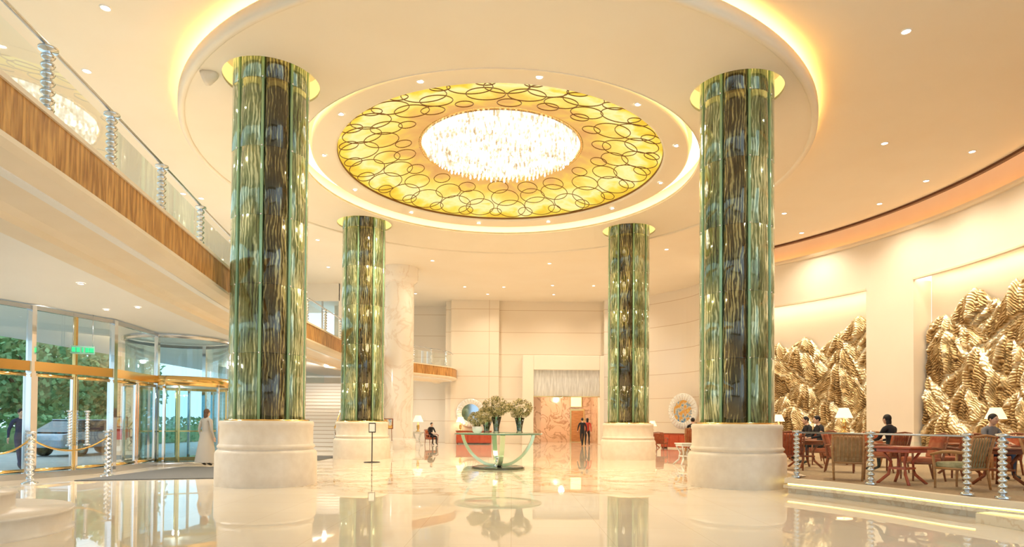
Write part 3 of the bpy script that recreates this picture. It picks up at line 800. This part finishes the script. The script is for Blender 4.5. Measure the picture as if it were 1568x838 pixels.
armchair((-5.0, 38.8, 0), radians(40), M_cushr, M_wood); armchair((7.1, 34.6, 0), radians(60), M_cushr, M_wood); armchair((7.9, 33.2, 0), radians(150), M_cushr, M_wood)
b = MB(); b.box((0, 0, .82), (.62, .05, .5), M_wood); b.box((0, -.03, .82), (.54, .01, .42), M_mosaic)
b.tube([(-.25, .05, 0), (-.22, 0, 1.05)], .015, M_wood); b.tube([(.25, .05, 0), (.22, 0, 1.05)], .015, M_wood)
b.build('display_easel', loc=(-6.0, 29.9, .5))
b = MB(); b.lathe([(.35, 0), (.35, .04), (.3, .06), (.3, .46), (.36, .5), (.001, .5)], M_porc, seg=24); b.build('display_pedestal', loc=(-6.0, 29.9, 0))
b = MB(); b.lathe([(.28, 0), (.28, .015), (.03, .03), (.018, .05), (.018, 1.05)], M_black, seg=24); b.box((0, -.01, 1.2), (.24, .03, .34), M_black); b.box((0, -.028, 1.2), (.19, .005, .27), M_porc)
b.build('sign_stand', loc=(-4.85, 21.7, 0))

# ---------------------------------------------------------------- centre table
T = empty('glass_pedestal_table', (-.42, 19.3, 0))
M_tg = glassmat('table_glass', (.75, .93, .85), 1.5, .06)
b = MB(); b.lathe([(.001, 1.05), (1.34, 1.05), (1.36, 1.065), (1.34, 1.08), (.001, 1.08)], M_tg, seg=72); b.build('glass_top', T)
b = MB(); b.lathe([(1.355, 1.045), (1.365, 1.065), (1.355, 1.085), (1.34, 1.065), (1.355, 1.045)], mat('dark_glass_edge', (.06, .18, .12), .08, 0, coat=1), seg=72)
b.lathe([(.001, .06), (.78, .06), (.82, .05), (.82, .0)], mat('dark_plinth', (.12, .10, .07), .15), seg=64)
b.lathe([(.80, .065), (.74, .068), (.74, .06)], M_chrome, seg=64)
b.build('base_disc', T)
M_leg = mat('green_glass_leg', (.62, .74, .50), .06, .25, coat=1)
b = MB()
for k in range(4):
    Mr = Matrix.Rotation(radians(8+90*k), 4, 'Z')
    pts = catmull([(.12, 0, .10), (.42, 0, .16), (.78, 0, .42), (1.02, 0, .78), (1.10, 0, 1.04)], 6)
    vs = []; fs = []
    for i, p in enumerate(pts):
        a = pts[max(i-1, 0)]; c = pts[min(i+1, len(pts)-1)]; dx, dz = c[0]-a[0], c[2]-a[2]; l = sqrt(dx*dx+dz*dz)
        nx, nz = -dz/l*.045, dx/l*.045
        for sy in (-.07, .07): vs += [(p[0]+nx, sy, p[2]+nz), (p[0]-nx, sy, p[2]-nz)]
    for i in range(len(pts)-1):
        o = i*4
        fs += [(o, o+4, o+6, o+2), (o+1, o+3, o+7, o+5), (o, o+1, o+5, o+4), (o+2, o+6, o+7, o+3)]
    b.add(vs, fs, M_leg, False, Mr)
b.lathe([(.16, .06), (.16, .12), (.09, .16), (.09, .3), (.12, .36), (.001, .38)], M_crysp, seg=20)
b.build('curved_legs', T)
M_fl = nmat('dried_hydrangea', [(.3, (.28, .23, .08)), (.5, (.46, .38, .17)), (.7, (.68, .56, .32))], 6, .8)
M_fl2 = mat('olive_leaf', (.12, .13, .04), .7)
M_vase = glassmat('vase_glass', (.82, .9, .8), 1.5, .08)
def bouquet(x, y, R, hv, white=False):
    e = empty('flower_vase', (x, y, 1.085)); b = MB()
    if white: b.lathe([(.10, 0), (.15, .06), (.16, .2), (.14, hv), (.13, hv), (.12, .05)], M_porc, seg=28)
    else: b.lathe([(.09, 0), (.10, .02), (.08, .06), (.10, hv*.5), (.16, hv), (.15, hv), (.09, hv*.5), (.07, .06)], M_vase, seg=28)
    b.build('vase', e)
    b = MB()
    for k in range(22):
        a = random.uniform(0, 2*pi); q = random.uniform(0, R*.7)
        b.tube([(.05*cos(a), .05*sin(a), .05), (.07*cos(a), .07*sin(a), hv), (q*cos(a), q*sin(a), hv+R*.7)], .007, M_fl2, 5)
    cz = hv+R*.75
    for k in range(60):
        v = Vector((random.gauss(0, 1), random.gauss(0, 1), random.gauss(0, 1))).normalized()
        c = Vector((0, 0, cz))+Vector((v.x*R*.86, v.y*R*.86, v.z*R*.62)); rr = R*.2
        for j in range(26):
            w = Vector((random.gauss(0, 1), random.gauss(0, 1), random.gauss(0, 1))).normalized(); p = c+w*rr
            u = w.orthogonal().normalized(); u.rotate(Matrix.Rotation(random.uniform(0, 6.28), 3, w)); t = w.cross(u); s = R*.07
            b.add([p-u*s, p-t*s*.6+w*s*.3, p+u*s, p+t*s*.6+w*s*.3], [(0, 1, 2, 3)], M_fl if random.random() < .8 else M_fl2)
    b.build('flowers', e)
bouquet(-.48, 19.25, .42, .50); bouquet(.24, 19.7, .40, .48); bouquet(-1.05, 19.0, .30, .2, True); bouquet(-.8, 19.85, .32, .34)
ltable((6.0, 21.6, 0), .2, 'console_table', M_porc, .55, .75)
b = MB(); b.lathe([(.001, 0), (.16, .02), (.17, .1), (.1, .3), (.06, .34), (.001, .35)], M_base, seg=24, M=Matrix.Rotation(radians(70), 4, 'Y')); b.box((.12, 0, .06), (.1, .08, .3), M_base)
b.build('ceiling_speaker', loc=(-6.9, 13.7, 8.98))

# ---------------------------------------------------------------- people
M_eye = mat('eye', (.03, .02, .02), .2); M_lip = mat('lips', (.5, .15, .12), .5); M_skin = mat('skin', (.72, .46, .33), .5)
def headparts(b, c, skin, hair, longhair=False, M=None):
    b.sphere(c, (.074, .092, .112), skin, 20, 14, M)
    b.sphere((c[0], c[1]-.02, c[2]-.06), (.052, .062, .055), skin, 14, 10, M)
    b.sphere((c[0], c[1]-.098, c[2]-.015), (.013, .018, .022), skin, 8, 6, M)
    for s in (-1, 1):
        b.sphere((c[0]+s*.028, c[1]-.083, c[2]+.012), (.011, .008, .007), M_eye, 8, 6, M)
        b.sphere((c[0]+s*.075, c[1]+.005, c[2]-.005), (.012, .022, .032), skin, 8, 6, M)
    b.sphere((c[0], c[1]-.083, c[2]-.055), (.024, .010, .007), M_lip, 8, 6, M)
    b.sphere((c[0], c[1]+.016, c[2]+.028), (.084, .098, .102), hair, 18, 12, M)
    if longhair: b.sphere((c[0], c[1]+.055, c[2]-.07), (.075, .05, .15), hair, 14, 10, M)
POSE = {
 'walk': dict(pel=(0, 0, .93), bel=(0, 0, 1.08), che=(0, -.01, 1.28), nb=(0, 0, 1.43), nk=(0, -.01, 1.50), hd=(0, -.03, 1.62),
   sL=(.175, 0, 1.40), eL=(.23, -.10, 1.14), wL=(.22, -.26, .96), sR=(-.175, 0, 1.40), eR=(-.23, .12, 1.15), wR=(-.24, .14, .90),
   hL=(.09, 0, .88), kL=(.10, .06, .50), aL=(.10, .34, .14), tL=(.10, .24, .04), hR=(-.09, 0, .88), kR=(-.10, -.16, .50), aR=(-.10, -.26, .09), tR=(-.11, -.42, .05)),
 'stand': dict(pel=(0, 0, .93), bel=(0, 0, 1.08), che=(0, 0, 1.28), nb=(0, 0, 1.43), nk=(0, -.01, 1.50), hd=(0, -.03, 1.62),
   sL=(.175, 0, 1.40), eL=(.24, .03, 1.13), wL=(.25, -.04, .88), sR=(-.175, 0, 1.40), eR=(-.24, .03, 1.13), wR=(-.24, -.06, .88),
   hL=(.09, 0, .88), kL=(.10, -.02, .49), aL=(.10, .02, .09), tL=(.12, -.13, .04), hR=(-.09, 0, .88), kR=(-.10, -.02, .49), aR=(-.10, .02, .09), tR=(-.12, -.13, .04)),
 'sit': dict(pel=(0, .08, .58), bel=(0, .10, .72), che=(0, .06, .93), nb=(0, .03, 1.08), nk=(0, .0, 1.15), hd=(0, -.04, 1.27),
   sL=(.175, .04, 1.05), eL=(.24, -.06, .80), wL=(.15, -.28, .76), sR=(-.175, .04, 1.05), eR=(-.24, -.06, .80), wR=(-.15, -.28, .76),
   hL=(.10, .04, .55), kL=(.13, -.38, .54), aL=(.13, -.36, .10), tL=(.14, -.51, .04), hR=(-.10, .04, .55), kR=(-.13, -.38, .54), aR=(-.13, -.36, .10), tR=(-.14, -.51, .04))}
RAD = dict(pel=(.15, .11), bel=(.13, .095), che=(.155, .105), nb=(.075, .065), nk=(.05, .05), s=.062, e=.045, w=.028, h=.085, k=.056, a=.038, t=.034)
def person(name, loc, rot, pose, top, bot, hair, skirt=None, longhair=False):
    P = POSE[pose]; V = []; E = []; R = []; K = []
    def v(p, r, k):
        V.append(p); R.append(r if isinstance(r, tuple) else (r, r)); K.append(k); return len(V)-1
    pel = v(P['pel'], RAD['pel'], 'bot'); bel = v(P['bel'], RAD['bel'], 'top'); che = v(P['che'], RAD['che'], 'top'); nb = v(P['nb'], RAD['nb'], 'top'); nk = v(P['nk'], RAD['nk'], 'skin')
    hd = v((P['hd'][0], P['hd'][1]+.01, P['hd'][2]-.03), .05, 'skin')
    E += [(pel, bel), (bel, che), (che, nb), (nb, nk), (nk, hd)]
    for S, sg in (('L', 1), ('R', -1)):
        s_ = v(P['s'+S], RAD['s'], 'top'); e_ = v(P['e'+S], RAD['e'], 'top'); w_ = v(P['w'+S], RAD['w'], 'top')
        E += [(nb, s_), (s_, e_), (e_, w_)]
        d = (Vector(P['w'+S])-Vector(P['e'+S])).normalized(); pm = Vector(P['w'+S])+d*.07; pmi = v(tuple(pm), (.036, .022), 'skin'); E.append((w_, pmi))
        side = Vector((0, 1, 0)) if abs(d.z) > .6 else Vector((1, 0, 0))
        for q, (o, L) in enumerate(((-.03, .06), (-.01, .075), (.01, .07), (.028, .055))):
            f1 = v(tuple(pm+side*o+d*.045), .009, 'skin'); f2 = v(tuple(pm+side*o+d*(.045+L*.6)+Vector((-sg*.01, -.008, 0))), .008, 'skin'); E += [(pmi, f1), (f1, f2)]
        t1 = v(tuple(Vector(P['w'+S])+d*.04-side*.05), .011, 'skin'); t2 = v(tuple(Vector(P['w'+S])+d*.08-side*.06), .009, 'skin'); E += [(w_, t1), (t1, t2)]
        h_ = v(P['h'+S], RAD['h'], 'bot'); k_ = v(P['k'+S], RAD['k'], 'bot'); a_ = v(P['a'+S], RAD['a'], 'bot'); t_ = v(P['t'+S], RAD['t'], 'shoe')
        E += [(pel, h_), (h_, k_), (k_, a_), (a_, t_)]
    me = bpy.data.meshes.new('tmp'); me.from_pydata(V, E, []); o = bpy.data.objects.new('tmp', me); scene.collection.objects.link(o)
    o.modifiers.new('s', 'SKIN')
    sv = me.skin_vertices[0].data
    for i, r in enumerate(R): sv[i].radius = r; sv[i].use_root = (i == 0)
    sb = o.modifiers.new('ss', 'SUBSURF'); sb.levels = 1; sb.render_levels = 1
    bpy.context.view_layer.update()
    m2 = bpy.data.meshes.new_from_object(o.evaluated_get(bpy.context.evaluated_depsgraph_get()))
    bpy.data.objects.remove(o)
    MM = {'skin': M_skin, 'top': top, 'bot': bot, 'shoe': M_black}
    b = MB(); vs = [tuple(x.co) for x in m2.vertices]
    VV = [Vector(p) for p in V]
    groups = {}
    for f in m2.polygons:
        c = f.center; best = None
        for (i, j) in E:
            a, bb = VV[i], VV[j]; ab = bb-a; t = max(0, min(1, (c-a).dot(ab)/ab.length_squared)); d = (a+ab*t-c).length
            if best is None or d < best[0]: best = (d, K[j])
        groups.setdefault(best[1], []).append(tuple(f.vertices))
    for v_ in vs: b.v.append(v_)
    for k, fl in groups.items():
        i = b.mi(MM[k])
        for f in fl: b.f.append(list(f)); b.m.append(i); b.s.append(True)
    headparts(b, P['hd'], M_skin, hair, longhair)
    if skirt: b.lathe([(.155, 1.05), (.17, .95), (.20, .8), (.25, .5), (.30, .2), (.31, .12)], skirt, seg=24)
    return b.build(name, loc=loc, rot=rot)
M_hair = mat('black_hair', (.012, .01, .01), .5)
c_black = mat('black_cloth', (.02, .02, .025), .8); c_navy = mat('navy_cloth', (.03, .05, .12), .8); c_redc = mat('red_cloth', (.5, .05, .03), .8)
c_white = mat('pale_cloth', (.50, .45, .38), .8); c_grey = mat('grey_cloth', (.25, .25, .27), .8)
person('walking_man', (4.35, 38.6, 0), radians(190), 'walk', c_black, c_black, M_hair)
person('walking_woman', (4.75, 39.3, 0), radians(170), 'walk', c_redc, c_black, M_hair, longhair=True)
person('woman_in_pale_dress', (-9.3, 19.0, .022), radians(160), 'stand', c_white, c_white, mat('brown_hair', (.12, .06, .03), .5), c_white, True)
person('man_outside_door', (-14.0, 17.8, -.03), radians(60), 'walk', c_navy, c_navy, M_hair)
person('seated_guest', (8.7, 17.75, Z), radians(-90), 'sit', c_black, c_black, M_hair)
person('seated_guest', (9.3, 19.7, Z), radians(-90), 'sit', c_black, c_grey, M_hair)
person('seated_guest', (9.1, 15.1, Z), radians(200), 'sit', c_black, c_black, M_hair, longhair=True)
person('seated_guest', (10.3, 13.4, Z), radians(10), 'sit', c_grey, c_navy, M_hair)
person('seated_guest', (7.5, 25.9, Z), radians(160), 'sit', c_black, c_grey, M_hair)
person('seated_guest', (-5.0, 38.8, 0), radians(40), 'sit', c_black, c_black, M_hair)

# ---------------------------------------------------------------- outside
M_leaf = nmat('foliage', [(.3, (.10, .27, .12)), (.7, (.30, .55, .25))], 1.5, .7)
M_bark = nmat('bark', [(.3, (.12, .08, .05)), (.7, (.2, .15, .1))], 5, .9)
def tree(x, y, h):
    b = MB(); b.tube([(0, 0, 0), (.1, 0, h*.3), (0, .1, h*.6)], [.22, .17, .1], M_bark, 10)
    for k in range(6):
        a = k*1.05; b.tube([(0, 0, h*.35), (.8*cos(a), .8*sin(a), h*.55), (1.6*cos(a), 1.6*sin(a), h*.7)], [.09, .06, .03], M_bark, 6)
    for k in range(3000):
        v = Vector((random.gauss(0, 1), random.gauss(0, 1), random.gauss(0, 1))).normalized()
        q = random.uniform(.5, 1); lump = 1+.25*noise.noise(v*2.3+Vector((x, y, 0)))
        p = Vector((v.x*2.8*q*lump, v.y*2.8*q*lump, h*.55+v.z*h*.46*q*lump))
        u = Vector((random.gauss(0, 1), random.gauss(0, 1), random.gauss(0, 1))).normalized(); t = u.orthogonal().normalized(); s = .2
        b.add([p-u*s, p-t*s*.6, p+u*s, p+t*s*.6], [(0, 1, 2, 3)], M_leaf)
    b.build('tree', loc=(x, y, -.03))
for x, y, h in ((-27, 20, 6), (-26.8, 25, 6.5), (-28, 30, 6), (-27, 34.5, 7), (-29, 39, 7), (-27, 43, 7), (-32, 25, 7), (-31, 48, 8), (-36, 33, 8)): tree(x, y, h)
b = MB()
for k in range(3200):
    p = Vector((random.uniform(-22.6, -21.6), random.uniform(12, 50), random.uniform(0, 1.6))); u = Vector((random.gauss(0, 1), random.gauss(0, 1), random.gauss(0, 1))).normalized(); t = u.orthogonal().normalized(); s = .16
    b.add([p-u*s, p-t*s*.6, p+u*s, p+t*s*.6], [(0, 1, 2, 3)], M_leaf)
b.box((-22.1, 31, .5), (.7, 38, 1.0), M_leaf); b.build('hedge')
def car(x, y, rot, col):
    e = empty('car', (x, y, -.03), rot); cm = mat('car_paint', col, .2, .3, coat=1); gl = mat('car_window', (.04, .06, .08), .05, .2, coat=1)
    sd = [(-2.25, .35), (-2.3, .65), (-2.2, .88), (-1.3, .98), (1.3, .98), (2.15, .82), (2.3, .6), (2.25, .32)]
    b = MB(); Mx = Matrix.Rotation(radians(90), 4, 'X'); b.prism(sd, -.88, .88, cm, Mx); b.build('body', e, bevel=.08)
    b = MB(); lo = [(-1.9, .95), (1.25, .95)]; hi = [(-1.2, 1.42), (.45, 1.42)]
    vs = []
    for sy, w0, w1 in ((-1, .84, .62), (1, .84, .62)):
        vs += [(lo[0][0], sy*w0, .95), (lo[1][0], sy*w0, .95), (hi[1][0], sy*w1, 1.42), (hi[0][0], sy*w1, 1.42)]
    b.add(vs, [(0, 1, 2, 3), (7, 6, 5, 4), (1, 5, 6, 2), (0, 3, 7, 4)], gl); b.box((-.37, 0, 1.43), (1.75, 1.28, .05), cm); b.build('cabin', e, bevel=.03)
    b = MB()
    for wx in (-1.4, 1.4):
        for sy in (-1, 1):
            M = Matrix.Translation((wx, sy*.8, .33))@Matrix.Rotation(radians(90), 4, 'X')
            b.lathe([(.001, -.11), (.33, -.11), (.34, 0), (.33, .11), (.001, .11)], M_black, seg=24, M=M); b.lathe([(.001, sy*-.115), (.2, sy*-.12)], M_chrome, seg=16, M=M)
    for sy in (-.6, .6): b.sphere((2.22, sy, .66), (.08, .18, .08), M_porc, 10, 8)
    b.build('wheels', e)
car(-17.5, 26.0, radians(80), (.35, .45, .58))

# ---------------------------------------------------------------- world + camera
w = bpy.data.worlds.new('sky'); scene.world = w; w.use_nodes = True
w.node_tree.nodes['Background'].inputs[0].default_value = (.70, .88, 1.0, 1); w.node_tree.nodes['Background'].inputs[1].default_value = 1.8
cd = bpy.data.cameras.new('camera'); cam = bpy.data.objects.new('camera', cd); scene.collection.objects.link(cam)
cd.sensor_fit = 'HORIZONTAL'; cd.sensor_width = 36; cd.lens = 956/1568*36
pitch = 1.0
cam.matrix_world = Matrix.Translation((0, 0, 1.4))@Matrix.Rotation(radians(90+pitch), 4, 'X')@Matrix.Rotation(radians(.4), 4, 'Z')
cd.shift_y = (648-419-FPX*math.tan(radians(pitch)))/1568
cd.clip_end = 300
scene.camera = cam
